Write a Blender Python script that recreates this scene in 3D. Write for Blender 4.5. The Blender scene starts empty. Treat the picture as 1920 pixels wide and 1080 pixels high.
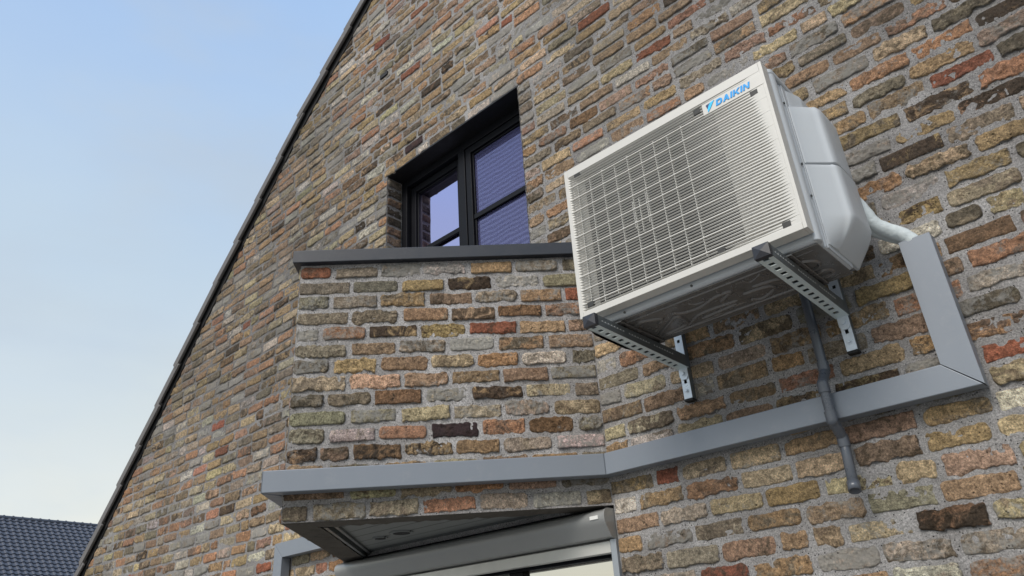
import bpy, bmesh, math, random
import numpy as np
from mathutils import Vector, Matrix

random.seed(7)
RNG = np.random.default_rng(11)
scene = bpy.context.scene
COL = scene.collection
CZ = 1.8                      # height of the lens above the ground

# ------------------------------------------------------------------ camera
cam_d = bpy.data.cameras.new('camera')
cam = bpy.data.objects.new('camera', cam_d)
COL.objects.link(cam)
scene.camera = cam
r_ = Vector((0.72905916, 0.68166853, -0.06165029))
d_ = Vector((-0.34662046, 0.29004198, -0.89203694))
f_ = Vector((-0.59019234, 0.67171696, 0.44773802))
m3 = Matrix((r_, -d_, -f_)).transposed()
cam.matrix_world = Matrix.Translation((0, 0, CZ)) @ m3.to_4x4()
cam_d.sensor_width = 36.0
cam_d.lens = 36.0 * 1359.08 / 1920.0
cam_d.clip_start = 0.05
cam_d.clip_end = 2000

# ------------------------------------------------------------------ sky, sun, exposure
SUN_EL = math.radians(46.0)
SUN_DIR = Vector((0.12, -1.0, 0)).normalized()       # horizontal direction towards the low sun
VEIL_GAIN = 3.85
world = bpy.data.worlds.new('World')
scene.world = world
world.use_nodes = True
wn = world.node_tree
bg = wn.nodes['Background']
sky = wn.nodes.new('ShaderNodeTexSky')
sky.sky_type = 'NISHITA'
sky.sun_disc = False
sky.sun_elevation = SUN_EL
sky.sun_rotation = math.atan2(SUN_DIR.x, SUN_DIR.y)
sky.air_density = 1.0
sky.dust_density = 1.2
sky.ozone_density = 1.6
# a thin veil of high evening cloud over the clear sky, creamier towards the horizon
tc = wn.nodes.new('ShaderNodeTexCoord'); sx0 = wn.nodes.new('ShaderNodeSeparateXYZ')
wn.links.new(tc.outputs['Generated'], sx0.inputs[0])
cr0 = wn.nodes.new('ShaderNodeValToRGB')
VEIL = [(.0, (.80, .72, .60)), (.16, (.84, .82, .71)), (.28, (.70, .75, .73)), (.45, (.575, .69, .78)), (.72, (.43, .61, .89)), (1.0, (.34, .55, .90))]
el0 = cr0.color_ramp.elements
while len(el0) < len(VEIL): el0.new(.5)
for e_, (p_, c_) in zip(el0, VEIL):
    e_.position = p_; e_.color = (*c_, 1)
wn.links.new(sx0.outputs[2], cr0.inputs[0])
gain = wn.nodes.new('ShaderNodeVectorMath'); gain.operation = 'SCALE'
gain.inputs['Scale'].default_value = VEIL_GAIN
cn0 = wn.nodes.new('ShaderNodeTexNoise'); cn0.inputs['Scale'].default_value = 2.6; cn0.inputs['Detail'].default_value = 6
cm0 = wn.nodes.new('ShaderNodeMapping'); cm0.inputs['Scale'].default_value = (1, 1, 2.6); cm0.inputs['Location'].default_value = (.9, .1, .35)
wn.links.new(tc.outputs['Generated'], cm0.inputs[0]); wn.links.new(cm0.outputs[0], cn0.inputs['Vector'])
cl0 = wn.nodes.new('ShaderNodeMapRange'); cl0.interpolation_type = 'SMOOTHSTEP'
for i_, v_ in enumerate((.44, .72, .0, .60)): cl0.inputs[i_ + 1].default_value = v_
wn.links.new(cn0.outputs[0], cl0.inputs[0])
cx0 = wn.nodes.new('ShaderNodeMix'); cx0.data_type = 'RGBA'; cx0.inputs[7].default_value = (.57, .64, .69, 1)
wn.links.new(cl0.outputs[0], cx0.inputs[0]); wn.links.new(cr0.outputs[0], cx0.inputs[6])
wn.links.new(cx0.outputs[2], gain.inputs[0])
no0 = wn.nodes.new('ShaderNodeTexNoise'); no0.inputs['Scale'].default_value = 1.7
no0.inputs['Detail'].default_value = 5; no0.inputs['Roughness'].default_value = .5
mp0 = wn.nodes.new('ShaderNodeMapping'); mp0.inputs['Scale'].default_value = (1, 1, 2.2)
wn.links.new(tc.outputs['Generated'], mp0.inputs[0]); wn.links.new(mp0.outputs[0], no0.inputs['Vector'])
mr0 = wn.nodes.new('ShaderNodeMapRange')
for i_, v_ in enumerate((.38, .66, .78, .96)): mr0.inputs[i_ + 1].default_value = v_
wn.links.new(no0.outputs[0], mr0.inputs[0])
mx0 = wn.nodes.new('ShaderNodeMix'); mx0.data_type = 'RGBA'
wn.links.new(mr0.outputs[0], mx0.inputs[0]); wn.links.new(sky.outputs[0], mx0.inputs[6]); wn.links.new(gain.outputs[0], mx0.inputs[7])
wn.links.new(mx0.outputs[2], bg.inputs[0])
bg.inputs[1].default_value = 0.15
sun_d = bpy.data.lights.new('sun', 'SUN')
sun = bpy.data.objects.new('sun', sun_d)
COL.objects.link(sun)
sun_d.energy = 1.75
sun_d.angle = math.radians(30)
sun_d.color = (1.0, 0.93, 0.84)
sv = Vector((SUN_DIR.x * math.cos(SUN_EL), SUN_DIR.y * math.cos(SUN_EL), math.sin(SUN_EL)))
sun.rotation_euler = sv.to_track_quat('Z', 'Y').to_euler()
scene.view_settings.view_transform = 'Standard'
scene.view_settings.look = 'None'
scene.view_settings.exposure = .82
scene.view_settings.gamma = 1.0

# ------------------------------------------------------------------ object helpers
def tag(o, label=None, cat=None, group=None, kind=None):
    if label: o['label'] = label
    if cat: o['category'] = cat
    if group: o['group'] = group
    if kind: o['kind'] = kind
    return o

def empty(name, loc, label=None, cat=None, group=None):
    o = bpy.data.objects.new(name, None)
    o.location = loc
    o.empty_display_size = 0.1
    COL.objects.link(o)
    return tag(o, label, cat, group)

def link(name, me, mat, parent=None, smooth=False):
    o = bpy.data.objects.new(name, me)
    COL.objects.link(o)
    if mat is not None:
        for m in (mat if isinstance(mat, (list, tuple)) else [mat]):
            me.materials.append(m)
    if smooth:
        me.polygons.foreach_set('use_smooth', [True] * len(me.polygons))
    if smooth and len(me.polygons) < 20000:
        me.set_sharp_from_angle(angle=math.radians(42))
    if parent is not None:
        o.parent = parent
        p = parent
        T = Vector((0, 0, 0))
        while p is not None:
            T += Vector(p.location); p = p.parent
        o.location = -T           # every mesh is written in world metres
    return o

def obj(name, bm, mat, parent=None, smooth=False, bevel=0, seg=2, angle=35):
    me = bpy.data.meshes.new(name)
    bmesh.ops.recalc_face_normals(bm, faces=bm.faces[:])
    bm.to_mesh(me); bm.free()
    o = link(name, me, mat, parent, smooth or bevel > 0)
    if bevel:
        b = o.modifiers.new('bevel', 'BEVEL')
        b.width = bevel; b.segments = seg; b.limit_method = 'ANGLE'
        b.angle_limit = math.radians(angle); b.harden_normals = True
    return o

def B(): return bmesh.new()

def box(bm, x0, x1, y0, y1, z0, z1, M=None, mi=0):
    vs = [bm.verts.new((x, y, z)) for z in (z0, z1) for y in (y0, y1) for x in (x0, x1)]
    if M is not None:
        for v in vs: v.co = M @ v.co
    for q in ((0, 1, 3, 2), (4, 6, 7, 5), (0, 4, 5, 1), (2, 3, 7, 6), (0, 2, 6, 4), (1, 5, 7, 3)):
        f = bm.faces.new([vs[i] for i in q]); f.material_index = mi
    return bm

def prism(bm, pts, z0, z1, M=None):
    """pts: list of (a,b) -> extruded along third axis through M (default a=x b=y c=z)"""
    lo = [bm.verts.new((a, b, z0)) for a, b in pts]
    hi = [bm.verts.new((a, b, z1)) for a, b in pts]
    if M is not None:
        for v in lo + hi: v.co = M @ v.co
    n = len(pts)
    bm.faces.new(lo[::-1]); bm.faces.new(hi)
    for i in range(n):
        bm.faces.new((lo[i], lo[(i + 1) % n], hi[(i + 1) % n], hi[i]))
    return bm

def loft(bm, rings, cap=True):
    R = [[bm.verts.new(p) for p in r] for r in rings]
    n = len(R[0])
    for a, b in zip(R, R[1:]):
        for i in range(n):
            bm.faces.new((a[i], a[(i + 1) % n], b[(i + 1) % n], b[i]))
    if cap:
        bm.faces.new(R[0][::-1]); bm.faces.new(R[-1])
    return bm

def tube(bm, path, rad, n=20, cap=True):
    path = [Vector(p) for p in path]
    rads = rad if isinstance(rad, (list, tuple)) else [rad] * len(path)
    rings = []
    up = None
    for i, p in enumerate(path):
        t = (path[min(i + 1, len(path) - 1)] - path[max(i - 1, 0)]).normalized()
        if up is None:
            up = Vector((0, 1, 0)) if abs(t.y) < .9 else Vector((1, 0, 0))
        up = (up - t * up.dot(t)).normalized()
        s = t.cross(up)
        rings.append([p + (up * math.cos(a) + s * math.sin(a)) * rads[i]
                      for a in [2 * math.pi * k / n for k in range(n)]])
    return loft(bm, rings, cap)

# ------------------------------------------------------------------ material helpers
class NT:
    def __init__(s, name):
        s.m = bpy.data.materials.new(name); s.m.use_nodes = True
        s.t = s.m.node_tree; s.n = s.t.nodes; s.l = s.t.links
        s.b = s.n['Principled BSDF']
    def node(s, k, **kw):
        n = s.n.new(k)
        for a, v in kw.items(): setattr(n, a, v)
        return n
    def coord(s): return s.node('ShaderNodeTexCoord').outputs['Object']
    def noise(s, vec, scale, detail=4, rough=.6, dist=0):
        n = s.node('ShaderNodeTexNoise'); n.inputs['Scale'].default_value = scale
        n.inputs['Detail'].default_value = detail; n.inputs['Roughness'].default_value = rough
        n.inputs['Distortion'].default_value = dist
        s.l.new(vec, n.inputs['Vector']); return n.outputs[0]
    def vor(s, vec, scale, out='Distance', feature='F1'):
        n = s.node('ShaderNodeTexVoronoi'); n.feature = feature
        n.inputs['Scale'].default_value = scale
        s.l.new(vec, n.inputs['Vector']); return n.outputs[out]
    def rng(s, v, a, b, c=0., d=1., smooth=True):
        n = s.node('ShaderNodeMapRange')
        if smooth: n.interpolation_type = 'SMOOTHSTEP'
        for i, x in enumerate((a, b, c, d)):
            if hasattr(x, 'links'): s.l.new(x, n.inputs[i + 1])
            else: n.inputs[i + 1].default_value = x
        s.l.new(v, n.inputs[0]); return n.outputs[0]
    def math(s, op, a, b=0.):
        n = s.node('ShaderNodeMath'); n.operation = op
        for i, x in enumerate((a, b)):
            if hasattr(x, 'links'): s.l.new(x, n.inputs[i])
            else: n.inputs[i].default_value = x
        return n.outputs[0]
    def mix(s, f, a, b, mode='MIX'):
        n = s.node('ShaderNodeMix'); n.data_type = 'RGBA'; n.blend_type = mode
        for i, x in ((0, f), (6, a), (7, b)):
            if hasattr(x, 'links'): s.l.new(x, n.inputs[i])
            elif i == 0: n.inputs[0].default_value = x
            else: n.inputs[i].default_value = (*x, 1)
        return n.outputs[2]
    def attr(s, name, out='Color'):
        n = s.node('ShaderNodeAttribute'); n.attribute_name = name; return n.outputs[out]
    def vadd(s, a, b):
        n = s.node('ShaderNodeVectorMath'); s.l.new(a, n.inputs[0]); s.l.new(b, n.inputs[1]); return n.outputs[0]
    def vscale(s, a, sc):
        n = s.node('ShaderNodeMapping'); n.inputs['Scale'].default_value = sc
        s.l.new(a, n.inputs[0]); return n.outputs[0]
    def bump(s, h, dist, strength=1., prev=None):
        n = s.node('ShaderNodeBump'); n.inputs['Distance'].default_value = dist
        n.inputs['Strength'].default_value = strength
        s.l.new(h, n.inputs['Height'])
        if prev is not None: s.l.new(prev, n.inputs['Normal'])
        return n.outputs[0]
    def out(s, color=None, rough=.5, metal=0., normal=None, spec=.5, **kw):
        b = s.b
        for key, x in (('Base Color', color), ('Roughness', rough), ('Metallic', metal), ('Normal', normal),
                       ('Specular IOR Level', spec)):
            if x is None: continue
            if hasattr(x, 'links'): s.l.new(x, b.inputs[key])
            elif key == 'Base Color': b.inputs[key].default_value = (*x, 1)
            else: b.inputs[key].default_value = x
        for k, v in kw.items(): b.inputs[k.replace('_', ' ')].default_value = v
        return s.m

def paint(name, col, rough=.45, metal=0., var=.08, grain=0., spec=.5, dirt=None, dirt_amt=.25):
    t = NT(name); c = t.coord()
    n = t.noise(c, 6, 5, .6)
    lo = tuple(x * (1 - var) for x in col); hi = tuple(min(1, x * (1 + var)) for x in col)
    k = t.mix(n, lo, hi)
    if dirt:
        dn = t.rng(t.noise(c, 18, 8, .75), .52, .72)
        k = t.mix(t.math('MULTIPLY', dn, dirt_amt), k, dirt)
    r = t.rng(t.noise(c, 25, 5, .7), .3, .7, rough * .85, min(1, rough * 1.15))
    nm = None
    if grain: nm = t.bump(t.noise(c, 900, 2, .5), grain, .5)
    return t.out(k, r, metal, nm, spec)

# --- brick and mortar
def brick_material():
    t = NT('old_brick'); c0 = t.coord()
    seed = t.attr('seed'); c = t.vadd(c0, seed)
    par = t.attr('par'); edge = t.attr('par', 'Alpha'); dirt = t.attr('seed', 'Alpha')
    sp = t.node('ShaderNodeSeparateColor'); t.l.new(par, sp.inputs[0])
    amt, lime, pit = sp.outputs[0], sp.outputs[1], sp.outputs[2]
    a, b = t.attr('col'), t.attr('col2')
    n1 = t.noise(c, 14, 10, .74, .8)
    th = t.math('SUBTRACT', .74, t.math('MULTIPLY', amt, .48))
    k = t.mix(t.rng(n1, th, t.math('ADD', th, .10)), a, b)
    def grey(v):
        mm = t.node('ShaderNodeCombineColor')
        for i in range(3): t.l.new(v, mm.inputs[i])
        return mm.outputs[0]
    k = t.mix(1., k, grey(t.rng(t.noise(c, 55, 10, .86), .32, .68, .34, 1.70)), 'MULTIPLY')
    k = t.mix(1., k, grey(t.rng(t.noise(c, 210, 6, .85), .34, .66, .52, 1.50)), 'MULTIPLY')
    # rust coloured firing blush on some faces
    k = t.mix(t.math('MULTIPLY', t.rng(t.noise(c, 9, 6, .7), .52, .74), .22), k, (.30, .150, .062))
    # smears of lime mortar left on the reclaimed faces
    ln = t.noise(c, 24, 10, .80, .4)
    lt = t.math('SUBTRACT', .80, t.math('MULTIPLY', lime, .44))
    k = t.mix(t.math('MULTIPLY', t.rng(ln, lt, t.math('ADD', lt, .13)), .85), k, (.46, .445, .41))
    # scorch marks and soot
    sc = t.rng(t.noise(c, 21, 8, .78, .5), .60, .70)
    k = t.mix(t.math('MULTIPLY', sc, t.math('MULTIPLY', pit, .7)), k, (.050, .040, .030))
    so = t.rng(t.noise(c0, 2.3, 8, .72), .44, .66)
    k = t.mix(t.math('MULTIPLY', t.math('ADD', t.math('MULTIPLY', so, .30), t.math('MULTIPLY', dirt, .40)), .9), k, (.110, .102, .088))
    # pits
    pv = t.vor(c, 105)
    pm = t.math('MULTIPLY', t.rng(pv, .16, .32, 1., 0.), t.rng(t.noise(c, 38, 3, .6), t.math('SUBTRACT', .70, t.math('MULTIPLY', pit, .3)), .74))
    k = t.mix(pm, k, (.025, .022, .018))
    # mortar dragged over the arrises, ragged
    en = t.math('SUBTRACT', t.math('MULTIPLY', t.noise(c, 48, 8, .75), 1.6), .62)
    em = t.rng(t.math('SUBTRACT', edge, en), -.10, .06, 1., 0.)
    mt = t.mix(t.noise(c, 200, 5, .8), (.20, .195, .195), (.46, .45, .445))
    mt = t.mix(t.math('MULTIPLY', dirt, .55), mt, (.12, .115, .108))
    k = t.mix(t.math('MULTIPLY', em, .92), k, mt)
    h = t.noise(c, 42, 12, .80, .3)
    nb = t.bump(h, .020, 1.)
    nb = t.bump(t.noise(c, 130, 8, .88), .0125, 1., nb)
    nb = t.bump(t.vor(c, 95, 'Distance'), .0035, .7, nb)
    nb = t.bump(pm, -.005, 1., nb)
    return t.out(k, .93, 0, nb, .2)

def mortar_material():
    t = NT('lime_mortar'); c = t.coord()
    dirt = t.attr('seed', 'Alpha')
    n = t.noise(c, 6, 9, .74)
    k = t.mix(t.rng(n, .34, .68), (.47, .45, .44), (.72, .70, .69))
    k = t.mix(t.math('MULTIPLY', t.rng(t.noise(c, 1.3, 7, .7), .42, .62), .38), k, (.24, .228, .215))
    k = t.mix(t.math('MULTIPLY', dirt, .72), k, (.115, .108, .100))
    k = t.mix(t.math('MULTIPLY', t.rng(t.noise(c, 3.3, 8, .75, .5), .60, .70), .55), k, (.52, .51, .50))
    f = t.rng(t.noise(c, 200, 6, .88), .33, .67, .48, 1.55)
    mm = t.node('ShaderNodeCombineColor')
    for i in range(3): t.l.new(f, mm.inputs[i])
    k = t.mix(1., k, mm.outputs[0], 'MULTIPLY')
    vc = t.vor(c, 185, 'Color'); vd = t.vor(c, 185)
    s = t.node('ShaderNodeSeparateColor'); t.l.new(vc, s.inputs[0])
    dk = t.math('MULTIPLY', t.rng(vd, .24, .40, 1., 0.), t.rng(s.outputs[0], .84, .87))
    wt = t.math('MULTIPLY', t.rng(vd, .20, .34, 1., 0.), t.rng(s.outputs[1], .84, .88))
    k = t.mix(dk, k, (.012, .012, .012)); k = t.mix(t.math('MULTIPLY', wt, .8), k, (.62, .60, .57))
    nb = t.bump(t.noise(c, 80, 10, .85), .020, 1.)
    nb = t.bump(dk, -.004, 1., nb)
    return t.out(k, .95, 0, nb, .2)

M_BRICK = brick_material()
M_MORTAR = mortar_material()

# palette (linear) : (weight, main, patch, patch amount, lime, pits)
PAL = [
 (16, (.315, .225, .130), (.250, .200, .140), .45, .45, .5),   # ochre
 (15, (.400, .325, .215), (.26, .20, .13), .45, .50, .6),      # straw
 (11, (.220, .188, .140), (.165, .138, .098), .50, .60, .6),   # olive grey
 (19, (.285, .205, .140), (.170, .122, .082), .45, .50, .6),   # tan
 (13, (.335, .285, .220), (.25, .200, .145), .50, .85, .5),    # pale sandy grey
 (11, (.480, .440, .385), (.33, .275, .215), .45, .90, .4),    # whitewashed
 (13, (.340, .195, .120), (.26, .18, .13), .45, .55, .5),      # salmon
 (1.4,(.230, .092, .058), (.17, .095, .065), .40, .35, .4),    # red
 (2.6,(.165, .105, .062), (.065, .045, .030), .55, .45, .9),   # brown burnt
 (8,  (.32, .225, .130), (.080, .055, .038), .50, .50, 1.),    # ochre with scorched patches
 (.15, (.036, .020, .023), (.03, .02, .022), .4, .05, .2),      # purple black clinker
]
PW = np.array([p[0] for p in PAL], float); PW /= PW.sum()

def vnoise(x, z, s, seed=0):
    """smooth value noise on arrays"""
    x = x * s; z = z * s
    xi = np.floor(x).astype(np.int64); zi = np.floor(z).astype(np.int64)
    fx = x - xi; fz = z - zi
    fx = fx * fx * (3 - 2 * fx); fz = fz * fz * (3 - 2 * fz)
    def h(a, b):
        n = (a * 374761393 + b * 668265263 + seed * 1274126177) & 0x7fffffff
        n = ((n ^ (n >> 13)) * 1274126177) & 0x7fffffff
        return ((n ^ (n >> 16)) & 0xffff) / 65535.0
    return (h(xi, zi) * (1 - fx) + h(xi + 1, zi) * fx) * (1 - fz) + (h(xi, zi + 1) * (1 - fx) + h(xi + 1, zi + 1) * fx) * fz

def dirt_at(x, z):
    """weathering: the exposed upper and outer gable is darker than the sheltered lower wall"""
    x = np.asarray(x, float); zz = np.asarray(z, float) - CZ
    v = .62 * np.clip((-x - 2.3) / 1.6, 0, 1) + .55 * np.clip((zz - .75) / 1.0, 0, 1)  # tone darkens towards the left and with height
    v = v + .55 * (vnoise(x, zz, 1.7, 31) - .5) + .35 * (vnoise(x, zz, 6.0, 32) - .5)
    return np.clip(v, 0, 1)

class Masonry:
    """collects mortar sheets and single brick faces into ONE mesh"""
    def __init__(s):
        s.V = []; s.F = []; s.MI = []; s.C = []; s.C2 = []; s.P = []; s.S = []; s.n = 0
        s.fc = {}; s.weather = True
    def add(s, V, F, mi, c=(0, 0, 0), c2=(0, 0, 0), p=(0, 0, 0), seed=(0, 0, 0), edge=None, dirt=None):
        s.V.append(V); s.F.append(F + s.n); s.MI.append(np.full(len(F), mi, np.int32))
        k = len(V)
        for L, v in ((s.C, c), (s.C2, c2), (s.P, p), (s.S, seed)):
            L.append(np.tile(np.array([*v, 1.], np.float32), (k, 1)))
        if edge is not None: s.P[-1][:, 3] = edge
        s.S[-1][:, 3] = (dirt_at(V[:, 0], V[:, 2]) if s.weather else .12 * vnoise(V[:, 0], V[:, 2], 3., 5)) if dirt is None else dirt
        s.n += k
    def quads(s, nu, nv):
        if (nu, nv) not in s.fc:
            i = np.arange(nu - 1)[None, :] + nu * np.arange(nv - 1)[:, None]
            s.fc[(nu, nv)] = np.stack([i, i + 1, i + nu + 1, i + nu], -1).reshape(-1, 4)
        return s.fc[(nu, nv)]
    def mortar(s, O, U, N, u0, u1, z0, z1, step, holes=(), inside=None, amp=.0022, base=0.):
        O, U, N = map(np.asarray, (O, U, N))
        us = np.arange(u0, u1 + step * .5, step); zs = np.arange(z0, z1 + step * .5, step)
        us[-1] = u1; zs[-1] = z1
        for h in holes:            # snap grid lines to the openings
            for e in h[:2]:
                if u0 < e < u1: us[np.argmin(abs(us - e))] = e
            for e in h[2:]:
                if z0 < e < z1: zs[np.argmin(abs(zs - e))] = e
        uu, zz = np.meshgrid(us, zs)
        P0 = O + uu[..., None] * U
        h = base + amp * (vnoise(P0[..., 0] * .7 + P0[..., 1], zz, 38, 1) + vnoise(P0[..., 0] * .7 + P0[..., 1], zz, 95, 2) * .6 - .8) * 1.6
        P = P0 + h[..., None] * N
        P[..., 2] = zz
        F = s.quads(len(us), len(zs))
        cu = ((us[:-1] + us[1:]) / 2)[None, :].repeat(len(zs) - 1, 0).ravel()
        cz = ((zs[:-1] + zs[1:]) / 2)[:, None].repeat(len(us) - 1, 1).ravel()
        keep = np.ones(len(F), bool)
        for h4 in holes:
            keep &= ~((cu > h4[0]) & (cu < h4[1]) & (cz > h4[2]) & (cz < h4[3]))
        if inside is not None: keep &= inside(cu, cz)
        s.add(P.reshape(-1, 3), F[keep], 1)
    def brick(s, O, U, W, N, cu, cw, L, H, nu, nv, pal=None, relief=None, sooty=None):
        r = RNG
        i = r.choice(len(PAL), p=PW) if pal is None else pal
        _, c, c2, am, li, pi = PAL[i]
        c = np.array(c) * np.array([1.68, 1.62, 1.55]) * r.uniform(.82, 1.18) * (1 + r.normal(0, .04, 3)); c2 = np.array(c2) * r.uniform(.9, 1.5)
        # rings: steep arris, then the face
        def ax(n, half):
            e = min(.0016, half * .3); e2 = min(.0042, half * .5)
            inner = np.linspace(-half + e2, half - e2, n - 4)
            return np.concatenate([[-half, -half + e], inner, [half - e, half]])
        a = ax(nu, L / 2); b = ax(nv, H / 2)
        x, y = np.meshgrid(a, b)
        cr = r.choice([.004, .007, .012, .018])                 # rounded corners
        dx = np.clip(abs(x) - (L / 2 - cr), 0, None); dy = np.clip(abs(y) - (H / 2 - cr), 0, None)
        dd = np.hypot(dx, dy); k = np.where(dd > 1e-9, np.maximum(dx, dy) / np.maximum(dd, 1e-9), 1)
        x = np.sign(x) * (abs(x) - dx + dx * k); y = np.sign(y) * (abs(y) - dy + dy * k)
        sx, sy, sd = r.uniform(0, 99, 3)
        rough = r.uniform(.4, 1.9)
        s2 = int(sd * 10)
        x2 = x + rough * (.0052 * (vnoise(x * 0 + y + sx, y + sy, 60, s2) - .5) * (abs(x) / (L / 2)) ** 3)
        wob = rough * (.0078 * (vnoise(x + sx, np.sign(y) * 3 + sy, 32, s2 + 3) - .5) + .0058 * (vnoise(x + sx, np.sign(y) * 3 + sy, 110, s2 + 5) - .5))
        y2 = y + wob * (abs(y) / (H / 2)) ** 2 + (r.uniform(-.028, .028)) * x
        top = (relief if relief is not None else r.uniform(.0012, .0075))
        ed = np.minimum(L / 2 - abs(x), H / 2 - abs(y))
        ring = np.zeros_like(x)
        ring[:] = 1.
        ring[1, :] = ring[-2, :] = ring[:, 1] = ring[:, -2] = .62
        ring[0, :] = ring[-1, :] = ring[:, 0] = ring[:, -1] = 0.
        ring[2, 2:-2] = ring[-3, 2:-2] = .95; ring[2:-2, 2] = ring[2:-2, -3] = .95
        tiltx, tilty = r.normal(0, .012), r.normal(0, .050)
        h = (top + .0035) * ring - .0035 + ring * (rough * .0036 * (vnoise(x + sx, y + sy, 45, s2 + 7) - .5)
             + rough * .0042 * (vnoise(x + sx, y + sy, 120, s2 + 9) - .5) + tiltx * x + tilty * y)
        P = (np.asarray(O) + (cu + x2)[..., None] * np.asarray(U) + (cw + y2)[..., None] * np.asarray(W) + h[..., None] * np.asarray(N))
        s.add(P.reshape(-1, 3), s.quads(nu, nv), 0, c, c2,
              (np.clip(am * r.uniform(.5, 1.5), 0, 1), np.clip(li * r.uniform(.3, 1.5), 0, 1), np.clip(pi * r.uniform(.4, 1.5), 0, 1)),
              (r.uniform(0, 50), r.uniform(0, 50), r.uniform(0, 50)), edge=(ed / .01).ravel(), dirt=sooty)
    def course(s, O, U, N, z, intervals, H, dens, flip=0, pals=None):
        """fill the intervals of one course with stretchers and the odd header"""
        r = RNG
        W = np.array([0, 0, 1.])
        for (a, b) in intervals:
            x = a
            first = True
            if b - a < .03: continue
            while x < b - .02:
                L = r.normal(.163, .008)
                if r.random() < .10: L = r.uniform(.075, .10)
                if first and flip: L = r.uniform(.075, .095)
                first = False
                if b - (x + L) < .055: L = b - x
                if L > .2: L = (b - x) / 2 - .007
                g = r.uniform(.009, .017)
                nu, nv = dens((np.asarray(O) + (x + L / 2) * np.asarray(U))[0], z)
                hh = H * r.uniform(.90, 1.07)
                s.brick(O, U, W, N, x + L / 2, z + r.uniform(-.002, .002), L, hh, nu, nv)
                x += L + g
    def build(s, name, parent):
        V = np.concatenate(s.V).astype(np.float32); F = np.concatenate(s.F).astype(np.int32)
        me = bpy.data.meshes.new(name)
        me.vertices.add(len(V)); me.vertices.foreach_set('co', V.ravel())
        me.loops.add(F.size); me.loops.foreach_set('vertex_index', F.ravel())
        me.polygons.add(len(F)); me.polygons.foreach_set('loop_start', np.arange(0, F.size, 4, dtype=np.int32))
        me.polygons.foreach_set('loop_total', np.full(len(F), 4, np.int32))
        me.materials.append(M_BRICK); me.materials.append(M_MORTAR)
        me.polygons.foreach_set('material_index', np.concatenate(s.MI))
        me.update(calc_edges=True)
        me.polygons.foreach_set('use_smooth', np.ones(len(F), bool))
        for nm, L in (('col', s.C), ('col2', s.C2), ('par', s.P), ('seed', s.S)):
            a = me.attributes.new(nm, 'FLOAT_COLOR', 'POINT')
            a.data.foreach_set('color', np.concatenate(L).astype(np.float32).ravel())
        return link(name, me, None, parent)

# ------------------------------------------------------------------ setting out (metres)
YW = 2.06                                   # face of the gable wall
A = Vector((-1.4266, YW, 0)); D = Vector((-2.945, YW, 0))
tb = math.radians(45.5)
LAB = 1.088
Bc = A + Vector((-math.cos(tb), -math.sin(tb), 0)) * LAB      # nose of the bay
LBD = (D - Bc).length
dAB = (Bc - A).normalized(); dBD = (D - Bc).normalized()
nAB = Vector((math.sin(tb), -math.cos(tb), 0))
nBD = Vector((dBD.y, -dBD.x, 0))
if nBD.x > 0: nBD = -nBD
BAY0, BAY1 = CZ + .415, CZ + 1.36           # bottom and top of the bay brickwork
WX0, WX1, WZ0, WZ1 = -2.672, -1.688, CZ + 1.44, CZ + 2.40     # window opening
DX0, DX1, DZ1 = D.x, A.x, BAY0              # door opening
C0 = .0613                                  # brick course
HB = .0506

# verge line (x, z above the lens) as it runs up the gable; slightly bell-cast at the eaves
VG = [(-6.95, .10), (-6.29, .704), (-5.50, 1.52), (-4.765, 2.306), (-3.655, 3.383), (-2.922, 3.985), (-2.2, 4.62), (-.62, 6.02)]
def verge_z(x):
    if x > VG[-1][0]: return VG[-1][1] - (x - VG[-1][0]) * .98
    for (a, b), (c, d) in zip(VG, VG[1:]):
        if x <= c: return b + (d - b) * (x - a) / (c - a)
def verge_x(z):
    for (a, b), (c, d) in zip(VG, VG[1:]):
        if z <= d: return a + (c - a) * (z - b) / (d - b)
    return VG[-1][0]
XR = VG[-1][0] + (VG[-1][1] - .4) / .98      # right hand eave
APEX = VG[-1]

# ================================================================== THE HOUSE
house = empty('brick_house', (-1, YW, 0), 'large reclaimed-brick house with steep gable, dark window and angular brick bay', 'house')

wall = Masonry()
O0, U0, N0 = (0, YW, 0), (1, 0, 0), (0, -1, 0)
holes = [(WX0, WX1, WZ0, WZ1), (DX0, DX1, -1, DZ1)]
def inside(u, z):
    zz = z - CZ + .06
    vx = np.interp(zz, [v[1] for v in VG], [v[0] for v in VG])
    rx = np.minimum(XR, APEX[0] + (APEX[1] - zz) / .98)
    return (u > vx) & (u < rx) & (zz < APEX[1])
wall.mortar(O0, U0, N0, -6.95, .30, CZ - .10, CZ + 4.60, .0125, holes, inside)
wall.mortar(O0, U0, N0, -6.95, .30, 0, CZ - .10, .05, holes, inside, base=-.001)
wall.mortar(O0, U0, N0, -6.95, .30, CZ + 4.60, CZ + 6.1, .05, (), inside)
wall.mortar(O0, U0, N0, .30, XR, 0, CZ + 6.1, .05, (), inside)
def dens_wall(x, z):
    if -3.0 < x < .35 and CZ - .1 < z < CZ + 2.4: return (33, 13)
    if x < .35 and z > CZ - .1 and z < CZ + 4.7: return (17, 9)
    return (7, 6)
row = 0
z = .03 + C0 / 2
while z < CZ + 6.0:
    zr = z - CZ
    if zr < VG[0][1] + .1: a = VG[0][0] + .1
    else: a = verge_x(zr + .05) + .03
    b = min(XR, APEX[0] + (APEX[1] - zr - .06) / .98)
    cut = []
    if WZ0 < z < WZ1 + .02: cut.append((WX0, WX1))
    if z < DZ1 + .01: cut.append((DX0, DX1))
    elif z < BAY1 + .03: cut.append((DX0 + .02, DX1 - .004))
    iv = []; x = a
    for c, d in sorted(cut):
        iv.append((x, c - .002)); x = d + .002
    iv.append((x, b))
    wall.course(O0, U0, N0, z, [i for i in iv if i[1] > i[0]], HB, dens_wall, row % 2)
    z += C0; row += 1
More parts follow.
